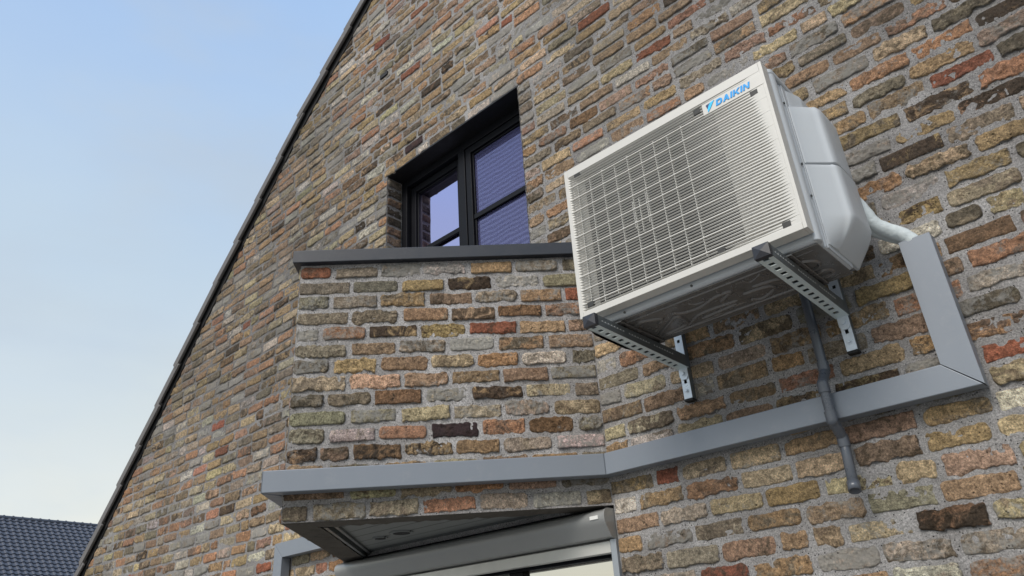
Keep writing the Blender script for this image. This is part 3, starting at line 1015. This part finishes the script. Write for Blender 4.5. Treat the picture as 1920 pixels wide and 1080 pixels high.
for x, za_, zb__ in ((-.915, CZ + 1.07, CZ + 1.16), (-.868, CZ + 1.07, CZ + 1.175), (-.892, CZ + 1.05, CZ + 1.165)):
    box(bm, x - .0008, x + .0008, GY + .0026, GY + .012, za_, zb__)
obj('grille_rib', bm, M_AC, grille)
# moulded backing that closes the slots towards both ends
bm = B()
xs = np.concatenate([np.linspace(xa, xa + .055, 12), np.linspace(xa + .06, xb, 60)])
def depth(x, z):
    l = (x - xa) / .055
    u = (x - xa) / (xb - xa)
    if l < 1: return .0008 + .045 * l ** 1.3
    if u < .70: return None
    v = (u - .70) / .30
    zr_ = (z - gz0) / (gz1 - gz0)
    end = .985 - .16 * zr_ ** 2.2
    w = max(0., (end - v) / end)
    return .0006 + .046 * w ** 1.2
zsn = np.linspace(gz0 - .002, gz1 + .002, 14)
for xs_ in (np.linspace(xa, xa + .0549, 12), np.linspace(xa + (xb - xa) * .701, xb, 44)):
    bm = B()
    G = [[bm.verts.new((x, GY + depth(x, zz), zz)) for zz in zsn] for x in xs_]
    for a_, b_ in zip(G, G[1:]):
        for j in range(len(zsn) - 1): bm.faces.new((a_[j], b_[j], b_[j + 1], a_[j + 1]))
    obj('grille_backing', bm, M_AC, grille, True)
M_POCK = paint('dark_screw_pocket', (.030, .030, .028), .6)
for (px, pz) in pock:
    bm = B(); box(bm, px - .0105, px + .0105, GY + .0004, GY + .010, pz - .0075, pz + .0075)
    obj('screw_pocket', bm, M_POCK, grille)
# logo plate
bm = B(); box(bm, LX0, LX1 + .012, GY - .0006, GY + .006, LZ0, LZ1)
obj('logo_plate', bm, M_AC, grille, bevel=.001)
# letters of the name: polygons on a slanted grid
def glyph(ch):
    P = []
    if ch == 'D': P = [[(0, 0), (.26, 0), (.26, 1), (0, 1)], [(.26, 0), (.62, 0), (.86, .12), (.95, .3), (.66, .3), (.58, .24), (.26, .24)],
                       [(.66, .3), (.95, .3), (.98, .5), (.95, .7), (.66, .7), (.69, .5)], [(.26, .76), (.58, .76), (.66, .7), (.95, .7), (.86, .88), (.62, 1), (.26, 1)]]
    if ch == 'A': P = [[(0, 0), (.29, 0), (.62, 1), (.36, 1)], [(.36, 1), (.64, 1), (1, 0), (.71, 0)], [(.24, .22), (.76, .22), (.70, .42), (.30, .42)]]
    if ch == 'I': P = [[(0, 0), (.27, 0), (.27, 1), (0, 1)]]
    if ch == 'K': P = [[(0, 0), (.26, 0), (.26, 1), (0, 1)], [(.26, .40), (.40, .60), (.70, 1), (1.0, 1), (.56, .5), (.40, .34)], [(.36, .52), (.56, .62), (1.02, 0), (.70, 0)]]
    if ch == 'N': P = [[(0, 0), (.25, 0), (.25, 1), (0, 1)], [(.70, 0), (.95, 0), (.95, 1), (.70, 1)], [(.25, 1), (.0, 1), (.70, 0), (.95, 0)]]
    return P
GWID = {'D': .98, 'A': 1.0, 'I': .27, 'K': 1.0, 'N': .95}
bm = B(); poly_i = 0
hL = .0195
lz = LZ0 + .0095
tx = LX0 + .041
for ch in 'DAIKIN':
    for poly in glyph(ch):
        kd = poly_i % 3 * .00012; poly_i += 1
        Q_ = [(tx + (a * 1.0 + b * .20) * hL, lz + b * hL) for a, b in poly]
        prism(bm, Q_, GY - .0022 - kd, GY + .001 + kd, Matrix(((1, 0, 0, 0), (0, 0, 1, 0), (0, 1, 0, 0), (0, 0, 0, 1))))
    tx += (GWID[ch] + .14) * hL
obj('logo_lettering', bm, M_BLUE, grille)
bm = B()
ex = LX0 + .012
MXZ = Matrix(((1, 0, 0, 0), (0, 0, 1, 0), (0, 1, 0, 0), (0, 0, 0, 1)))
prism(bm, [(ex + a, lz + b) for a, b in ((.0, .0195), (.014, .0215), (.003, .006))], GY - .0018, GY + .001, MXZ)
obj('logo_mark', bm, M_NAVY, grille)
bm = B()
pp = [(.003, -.006), (.0035, .004), (.008, .013), (.0145, .0215), (.027, .0235), (.020, .014), (.013, .004)]
prism(bm, [(ex + a, lz + b) for a, b in pp], GY - .0023, GY + .001, MXZ)
obj('logo_mark', bm, M_CYAN, grille)
# lower front lip with screws
for x in (-1.02, -.80, -.60):
    bm = B(); tube(bm, [(x, BY0 - .003, BZ0 + .014), (x, BY0 + .001, BZ0 + .014)], .0035, 10)
    obj('screw', bm, M_RAILD, ac)
# base pan with pressed ribs
bm = B()
zp = BZ0
box(bm, BX0 + .004, BX1 - .006, BY0 + .012, BY1 + .006, zp, zp + .0035)
for (x0, x1, y0, y1) in ((BX0 + .004, BX1 - .006, BY1 + .0065, BY1 + .009),):
    box(bm, x0, x1, y0, y1, zp - .001, zp + .032)
pan = obj('base_pan', bm, M_PAN, ac, bevel=.001)
bm = B()
def rib(pts, w=.0085, h=.0045):
    h *= 1.3; w *= .8
    pts = [Vector((BX0 + (BX1 - BX0) * a, BY0 + .012 + (BY1 - BY0) * b, 0)) for a, b in pts]
    # Catmull-Rom smoothing
    Q = []
    for i in range(len(pts) - 1):
        p0 = pts[max(i - 1, 0)]; p1 = pts[i]; p2 = pts[i + 1]; p3 = pts[min(i + 2, len(pts) - 1)]
        for k_ in range(6):
            t_ = k_ / 6
            Q.append(.5 * ((2 * p1) + (p2 - p0) * t_ + (2 * p0 - 5 * p1 + 4 * p2 - p3) * t_ ** 2 + (3 * p1 - p0 - 3 * p2 + p3) * t_ ** 3))
    Q.append(pts[-1])
    rings = []
    for i, p in enumerate(Q):
        t_ = (Q[min(i + 1, len(Q) - 1)] - Q[max(i - 1, 0)]).normalized(); n_ = Vector((-t_.y, t_.x, 0))
        e = .35 if i in (0, len(Q) - 1) else 1
        rings.append([(p + n_ * (w * e * c_)) + Vector((0, 0, zp + .0005 - h * e * s_)) for c_, s_ in ((-1, 0), (-.7, .7), (-.3, 1), (.3, 1), (.7, .7), (1, 0))])
    loft(bm, rings)
rib([(.04, .10), (.96, .10)], .004, .003); rib([(.10, .84), (.94, .84)], .006, .004)
rib([(.10, .30), (.16, .22), (.24, .34), (.20, .44)]); rib([(.12, .78), (.24, .52), (.30, .44), (.30, .66), (.26, .76), (.14, .80)])
rib([(.30, .30), (.34, .40), (.42, .42), (.52, .30), (.58, .32), (.50, .48)])
rib([(.28, .80), (.36, .62), (.44, .58), (.56, .60)]); rib([(.36, .74), (.54, .68)])
rib([(.40, .22), (.42, .30), (.46, .30), (.47, .22)], .004, .003); rib([(.54, .18), (.55, .30), (.59, .30), (.61, .18)], .004, .003)
rib([(.66, .16), (.68, .26), (.74, .16)], .004, .003)
rib([(.60, .50), (.70, .52), (.72, .64), (.64, .78), (.60, .70)]); rib([(.66, .40), (.76, .44), (.80, .60), (.90, .70)])
rib([(.78, .30), (.86, .22), (.93, .34), (.92, .50), (.84, .54), (.78, .42), (.78, .30)], .006)
rib([(.82, .76), (.92, .64), (.94, .76), (.86, .80)]); rib([(.46, .76), (.58, .74)], .012, .002); rib([(.30, .86), (.46, .80)], .010, .002)
obj('pressed_rib', bm, M_PAN, pan, True)
for i, x in enumerate((-.99, -.93, -.80, -.78, -.76, -.74, -.69)):
    bm = B(); tube(bm, [(x, BY1 + .0045, zp + .012), (x, BY1 + .0098, zp + .012)], .005, 12)
    obj('punched_hole', bm, M_DARK, pan)
for x in (-1.07, -.554):
    for y in (BY0 + .035, BY1 - .03):
        bm = B(); tube(bm, [(x, y, CZ + .8285), (x, y, CZ + .831), (x, y, BZ0 - .0005)], [.024, .018, .014], 20)
        ft = obj('rubber_foot', bm, M_RUB, ac, True)
for x in (-1.07, -.554):
    bm = B(); box(bm, x - .022, x + .030, BY0 + .004, BY1 + .004, BZ0 - .0075, BZ0 - .0012)
    obj('mounting_foot', bm, M_PAN, ac, bevel=.002)

# ================================================================== WALL BRACKETS
M_ZINC = paint('zinc_plated_steel', (.62, .70, .70), .38, .15, .12, .0002, .5, (.55, .60, .66), .6)
M_ZDK = paint('dull_zinc_flank', (.13, .145, .15), .34, .4, .12)  # darker zinc copy, shade on the flanks put into its colour
def bracket(x0, label):
    w = .040
    e = empty('wall_bracket', (x0 + w / 2, YW, CZ + .68), label, 'bracket', 'perforated steel brackets carrying the outdoor unit')
    ya, yb = 1.537, 2.028
    z1f, z0f, z1r, z0r = CZ + .8280, CZ + .797, CZ + .822, CZ + .782
    # arm: hollow channel with a perforated underside built as strips around the holes
    bm = B()
    L = yb - ya
    def P(x, s_, t_):  # s along arm 0..1, t 0 bottom 1 top
        zb = z0f + (z0r - z0f) * s_; zt = z1f + (z1r - z1f) * s_
        return (x, ya + L * s_, zb + (zt - zb) * t_)
    def slab(xa_, xb_, s0, s1, t0, t1, th=0):
        vs = [bm.verts.new(P(x, s_, t_)) for t_ in (t0, t1) for s_ in (s0, s1) for x in (xa_, xb_)]
        for q in ((0, 1, 3, 2), (4, 6, 7, 5), (0, 4, 5, 1), (2, 3, 7, 6), (0, 2, 6, 4), (1, 5, 7, 3)):
            bm.faces.new([vs[i] for i in q])
    NH = 14
    seg = .94 / NH
    hx0, hx1 = x0 + w * .28, x0 + w * .66
    slab(x0 + .001, hx0, .0, .94, 0, .06); slab(hx1, x0 + w - .001, .0, .94, 0, .06)
    for i in range(NH + 1):
        s0 = i * seg - seg * .26; s1 = i * seg + seg * .26
        slab(hx0, hx1, max(0, s0), min(.94, s1), 0.001, .059)
    slab(x0 + .001, x0 + w - .001, .94, 1, 0, .06)
    arm = obj('arm', bm, M_ZINC, e)
    bm = B()
    slab(x0, x0 + .0018, .0, .985, .01, 1); slab(x0 + w - .0018, x0 + w, .0, .985, .01, 1)
    slab(x0 + .002, x0 + .010, .0, .985, .95, .995); slab(x0 + w - .010, x0 + w - .002, .0, .985, .95, .995)
    obj('arm_flank', bm, M_ZDK, e)
    # tiny scale marks along the visible flank
    M_PR = bpy.data.materials.get('scale_print') or paint('scale_print', (.5, .52, .52), .5)
    for g_ in range(3):
        bm = B()
        for i in range(8):
            s0 = .06 + g_ * .27 + i * .030; slab(x0 + w, x0 + w + .0004, s0, s0 + .010, .52, .62)
        slab(x0 + w, x0 + w + .0003, .06 + g_ * .27, .06 + g_ * .27 + .22, .515, .53)
        obj('scale_print', bm, M_PR, arm)
    bm = B(); box(bm, x0 - .0006, x0 + w + .0006, ya - .004, ya + .012, z0f - .001, z1f + .002)
    v = bm.verts.new((x0 + w / 2, ya - .009, (z0f + z1f) / 2))
    fr_face = [f for f in bm.faces if all(abs(q.co.y - (ya - .004)) < 1e-5 for q in f.verts)][0]
    vs = list(fr_face.verts); bm.faces.remove(fr_face)
    for i in range(4): bm.faces.new((vs[i], vs[(i + 1) % 4], v))
    obj('end_cap', bm, M_RUB if False else paint('black_plastic_cap', (.022, .023, .030), .35), e)
    # rail screwed to the wall
    xr0, xr1 = x0 + .006, x0 + .035
    rz0, rz1 = CZ + .682, CZ + 1.02
    yr0, yr1 = YW - .034, YW - .009
    bm = B()
    for (a_, b_) in ((rz0, rz0 + .050), (rz0 + .062, rz0 + .118), (rz0 + .130, rz0 + .190), (rz0 + .200, rz0 + .26), (rz0 + .27, rz1)):
        box(bm, xr0, xr1, yr0, yr0 + .0022, a_, b_)
    box(bm, xr0, xr0 + .010, yr0 + .0001, yr0 + .0021, rz0 + .05, rz0 + .27); box(bm, xr1 - .010, xr1, yr0 + .0001, yr0 + .0021, rz0 + .05, rz0 + .27)
    M_ZL = M_ZBR
    rail = obj('rail', bm, M_ZL, e, bevel=.0006)
    bm = B()
    box(bm, xr0 + .0001, xr0 + .0021, yr0 + .0024, yr1, rz0, rz1); box(bm, xr1 - .0021, xr1 - .0001, yr0 + .0024, yr1, rz0, rz1)
    box(bm, xr0 + .0022, xr1 - .0022, yr1 - .002, yr1, rz0 + .001, rz1)
    obj('rail_flank', bm, M_ZDK, e)
    bm = B(); box(bm, xr0 - .0005, xr1 + .0005, yr0 - .0006, yr1 - .0005, rz0 - .008, rz0 - .0005)
    obj('rail_cap', bm, M_RUB, e, bevel=.001)
    # folded hinge plate hanging from the arm
    bm = B()
    pr = [(xr0 - .001, CZ + .800), (xr1 + .001, CZ + .800), (xr1 + .001, CZ + .754), (xr1 - .007, CZ + .744), (xr0 + .007, CZ + .744), (xr0 - .001, CZ + .754)]
    lo = [bm.verts.new((x, yr0 - .0045, z)) for x, z in pr]; hi = [bm.verts.new((x, yr0 - .0015, z)) for x, z in pr]
    bm.faces.new(lo); bm.faces.new(hi[::-1])
    for i in range(6): bm.faces.new((lo[i], lo[(i + 1) % 6], hi[(i + 1) % 6], hi[i]))
    obj('hinge_plate', bm, M_ZBR, e, bevel=.0008)
    for zz, rr in ((CZ + .764, .0085), (rz0 + .025, .0055)):
        bm = B()
        yy = yr0 - (.0045 if rr > .006 else 0)
        tube(bm, [(x0 + .02, yy - .0015, zz), (x0 + .02, yy, zz)], rr * 1.35, 20)
        tube(bm, [(x0 + .02, yy - .008, zz), (x0 + .02, yy - .0015, zz)], rr * .8, 6)
        obj('bolt', bm, M_ZBR, e, bevel=.0005)
    if x0 > -1: return e
    # gusset under the arm on the far side
    bm = B()
    vs = [bm.verts.new(p) for p in ((x0 - .002, ya + .02, z0f + .004), (x0 - .002, ya + .26, z0f - .004), (x0 - .002, ya + .20, z0f - .012), (x0 - .002, ya + .05, z0f - .008))]
    bm.faces.new(vs)
    bmesh.ops.solidify(bm, geom=bm.faces[:], thickness=.0015)
    obj('gusset', bm, M_ZINC, e)
    return e
M_ZBR = paint('bright_zinc', (.60, .66, .72), .32, .45, .10, .0002)
bracket(-1.090, 'zinc steel bracket under the left end of the outdoor unit, nearest the brick bay')
bracket(-.574, 'zinc steel bracket under the right end of the outdoor unit, beside the drain pipe')

# ================================================================== DRAIN PIPE
M_PVC = paint('grey_pvc', (.080, .090, .108), .30, 0, .08, .0001, .6, (.16, .17, .18), .3)
dp = empty('drain_pipe', (-.645, 2.02, CZ + .32), 'thin dark grey plastic drain pipe hanging from the outdoor unit across the trunking', 'pipe')
r0 = .0132
xp = -.640
def pp(name, path, rad, n=24):
    bm = B(); tube(bm, path, rad, n); return obj(name, bm, M_PVC, dp, True)
yu, yf = 2.026, 1.982
pp('pipe', [(xp, yu, CZ + .90), (xp, yu, CZ + .65)], r0)
pp('pipe', [(xp, yf, CZ + .60), (xp, yf, CZ + .50)], r0)
bm = B(); tube(bm, [(xp, yu, CZ + .450), (xp, yu, CZ + .430), (xp + .012, yu - .052, CZ + .312)], r0, 24, False)
o_ = obj('pipe', bm, M_PVC, dp, True); sm = o_.modifiers.new('wall', 'SOLIDIFY'); sm.thickness = .0022; sm.offset = -1
def knuckle(zt, zb, ya_, yb_, first_low):
    '''two 45 degree bends: collar, ball, short slanted length, ball, collar'''
    za_, zc_ = zt - .026, zb + .026
    pp('elbow', [(xp, ya_, zt), (xp, ya_, za_ + .001)], r0 * 1.19)
    pp('elbow', [(xp, yb_, zc_ - .001), (xp, yb_, zb)], r0 * 1.19)
    for yy, zz in ((ya_, za_), (yb_, zc_)):
        bm = B(); bmesh.ops.create_uvsphere(bm, u_segments=24, v_segments=14, radius=r0 * 1.16)
        bmesh.ops.translate(bm, vec=(xp, yy, zz), verts=bm.verts[:]); obj('elbow', bm, M_PVC, dp, True)
    pp('pipe', [(xp, ya_, za_), (xp, yb_, zc_)], r0 * 1.08)
knuckle(CZ + .672, CZ + .574, yu, yf, 0)
knuckle(CZ + .522, CZ + .432, yf, yu, 1)
bm = B(); tube(bm, [(xp + .0098, yu - .0425, CZ + .3337), (xp + .0122, yu - .053, CZ + .3097)], r0 * 1.2, 24, False)
o_ = obj('socket', bm, M_PVC, dp, True); sm = o_.modifiers.new('wall', 'SOLIDIFY'); sm.thickness = .003; sm.offset = -1
bm = B(); box(bm, xp - .008, xp + .006, yu, YW - .008, CZ + .655, CZ + .668)
obj('clip', bm, M_PVC, dp)

# ================================================================== WRAPPED PIPES
t = NT('white_pipe_tape'); c = t.coord()
wv = t.node('ShaderNodeTexWave'); wv.inputs['Scale'].default_value = 9; wv.inputs['Distortion'].default_value = 2.2
wv.bands_direction = 'DIAGONAL'; wv.wave_profile = 'SAW'; wv.inputs['Detail'].default_value = 2
t.l.new(c, wv.inputs['Vector'])
k = t.mix(t.noise(c, 30, 5, .7), (.50, .56, .58), (.66, .72, .73))
nb = t.bump(wv.outputs['Fac'], .0035, .6); nb = t.bump(t.noise(c, 45, 6, .7), .007, .6, nb)
M_TAPE = t.out(k, .45, 0, nb, .5)
ip = empty('wrapped_pipes', (-.34, 1.99, CZ + .95), 'white taped refrigerant pipes curving from the outdoor unit down into the trunking', 'pipe')
def smooth(pts, n=7):
    pts = [Vector(p) for p in pts]; Q = []
    for i in range(len(pts) - 1):
        p0 = pts[max(i - 1, 0)]; p1 = pts[i]; p2 = pts[i + 1]; p3 = pts[min(i + 2, len(pts) - 1)]
        for k_ in range(n):
            t_ = k_ / n
            Q.append(.5 * ((2 * p1) + (p2 - p0) * t_ + (2 * p0 - 5 * p1 + 4 * p2 - p3) * t_ ** 2 + (3 * p1 - p0 - 3 * p2 + p3) * t_ ** 3))
    return Q + [pts[-1]]
def taped(path, r):
    Q = smooth(path)
    rad = [r * (1 + .02 * math.sin(i * 1.3) + random.uniform(-.015, .015)) for i in range(len(Q))]
    bm = B(); tube(bm, Q, rad, 22); return obj('pipe', bm, M_TAPE, ip, True)
taped([(-.440, 1.930, CZ + 1.12), (-.421, 1.950, CZ + 1.075), (-.405, 1.962, CZ + 1.03), (-.393, 1.975, CZ + .992), (-.366, 1.995, CZ + .966), (-.340, 2.012, CZ + .946), (-.322, 2.024, CZ + .915), (-.318, 2.028, CZ + .86)], .0215)
taped([(-.440, 1.93, CZ + 1.03), (-.418, 1.955, CZ + 1.00), (-.400, 1.985, CZ + .980), (-.372, 2.012, CZ + .960), (-.338, 2.028, CZ + .935), (-.322, 2.030, CZ + .90), (-.318, 2.030, CZ + .85)], .0170)

# ================================================================== NEIGHBOURING HOUSE
M_NT = paint('blue_black_tile', (.060, .068, .090), .5, 0, .18, 0, .5)
M_NW = paint('neighbour_brick', (.20, .13, .09), .9)
FPX = 1359.08
def ray(px, py):
    v = r_ * ((px - 960) / FPX) + d_ * ((py - 540) / FPX) + f_
    return v
horiz_y = lambda x: 1338.19 - .0691 * (x + 719)
e1 = ray(2012, horiz_y(2012)); e1.z = 0; e1.normalize()          # direction of the ridge
e2 = Vector((-e1.y, e1.x, 0))                                      # horizontal, away from us
if e2.dot(f_) < 0: e2 = -e2
Rg = ray(14, 972) * 34.0                                           # point on the ridge
Rg = Vector((Rg.x, Rg.y, Rg.z + CZ))
nh = empty('neighbour_house', (Rg.x, Rg.y, 0), 'distant house with a blue-black tiled pitched roof seen low beyond the verge of the gable', 'house')
pit = math.radians(42)
RL = 9.0; hl = 4.6
down = -e2 * math.cos(pit) - Vector((0, 0, 1)) * math.sin(pit)
up_n = (-e2 * math.sin(pit) + Vector((0, 0, 1)) * math.cos(pit))
nc, nr = 84, 22
tw = .29
us = []
for cidx in range(nc):
    for q in (0, .12, .3, .5, .7, .88): us.append((cidx + q) * tw)
us = np.array(us); ws = []
rowl = hl * 1.0 / math.cos(pit) / nr
for r__ in range(nr):
    ws += [(r__ * rowl, .0, r__), ((r__ + .96) * rowl, .045, r__)]
bm_v = []; 
start = -9.0
for (w_, lift, r__) in ws:
    ph = (us / tw) % 1.0
    wave = .045 * np.where(ph < .5, np.sin(ph * 2 * np.pi), .35 * np.sin(ph * 2 * np.pi)) + .02
    base = np.array(Rg)[None] + (us + start)[:, None] * np.array(e1)[None] + w_ * np.array(down)[None]
    bm_v.append(base + (wave + lift)[:, None] * np.array(up_n)[None])
V = np.concatenate(bm_v); nu = len(us); nv = len(ws)
i = np.arange(nu - 1)[None] + nu * np.arange(nv - 1)[:, None]
F = np.stack([i, i + 1, i + nu + 1, i + nu], -1).reshape(-1, 4)
me = bpy.data.meshes.new('roof'); me.from_pydata(V.tolist(), [], F.tolist())
nroof = link('roof', me, M_NT, nh)
bm = B()
Pd = Rg + e1 * start; Pe = Rg + e1 * (start + nc * tw)
bk = e2 * hl - Vector((0, 0, 1)) * hl * math.tan(pit)
vs = [bm.verts.new(v) for v in (Pd, Pe, Pe + bk, Pd + bk)]; bm.faces.new(vs)
ft_ = -e2 * hl - Vector((0, 0, 1)) * hl * math.tan(pit)
vs = [bm.verts.new(v - up_n * .03) for v in (Pd, Pe, Pe + ft_, Pd + ft_)]; bm.faces.new(vs)
obj('roof_deck', bm, M_NT, nroof)
bm = B()
for (s_, L_) in ((.4, nc * tw - .4),):
    q0 = Pd + e1 * .4; q1 = Pe - e1 * .4
    a_ = [q0 - e2 * (hl - .4), q1 - e2 * (hl - .4), q1 + e2 * (hl - .4), q0 + e2 * (hl - .4)]
    lo = [bm.verts.new((v.x, v.y, 0)) for v in a_]; hi = [bm.verts.new((v.x, v.y, Rg.z - hl * math.tan(pit) + .1)) for v in a_]
    for i_ in range(4): bm.faces.new((lo[i_], lo[(i_ + 1) % 4], hi[(i_ + 1) % 4], hi[i_]))
    for (ia, ib, q) in ((0, 3, q0), (1, 2, q1)):
        v = bm.verts.new((q.x, q.y, Rg.z - .15)); bm.faces.new((hi[ia], hi[ib], v))
obj('wall', bm, M_NW, nh)
for k_ in range(int(nc * tw / .40)):
    bm = B()
    p0 = Pd + e1 * (k_ * .40) + Vector((0, 0, .02)); p1 = p0 + e1 * .42
    tube(bm, [p0, p0 + e1 * .05, p0 + e1 * .055, p1], [.125, .125, .10, .10], 10)
    obj('ridge_tile', bm, M_NT, nroof)

# ================================================================== GROUND
bm = B()
t = NT('paved_ground'); c = t.coord()
k = t.mix(t.noise(c, .8, 6, .7), (.17, .172, .165), (.27, .265, .25))
M_GROUND = t.out(k, .9)
vs = [bm.verts.new(v) for v in ((-400, -400, 0), (400, -400, 0), (400, 400, 0), (-400, 400, 0))]
bm.faces.new(vs)
g = obj('ground', bm, M_GROUND); tag(g, 'plain grey paved ground around the house', 'ground', kind='structure')
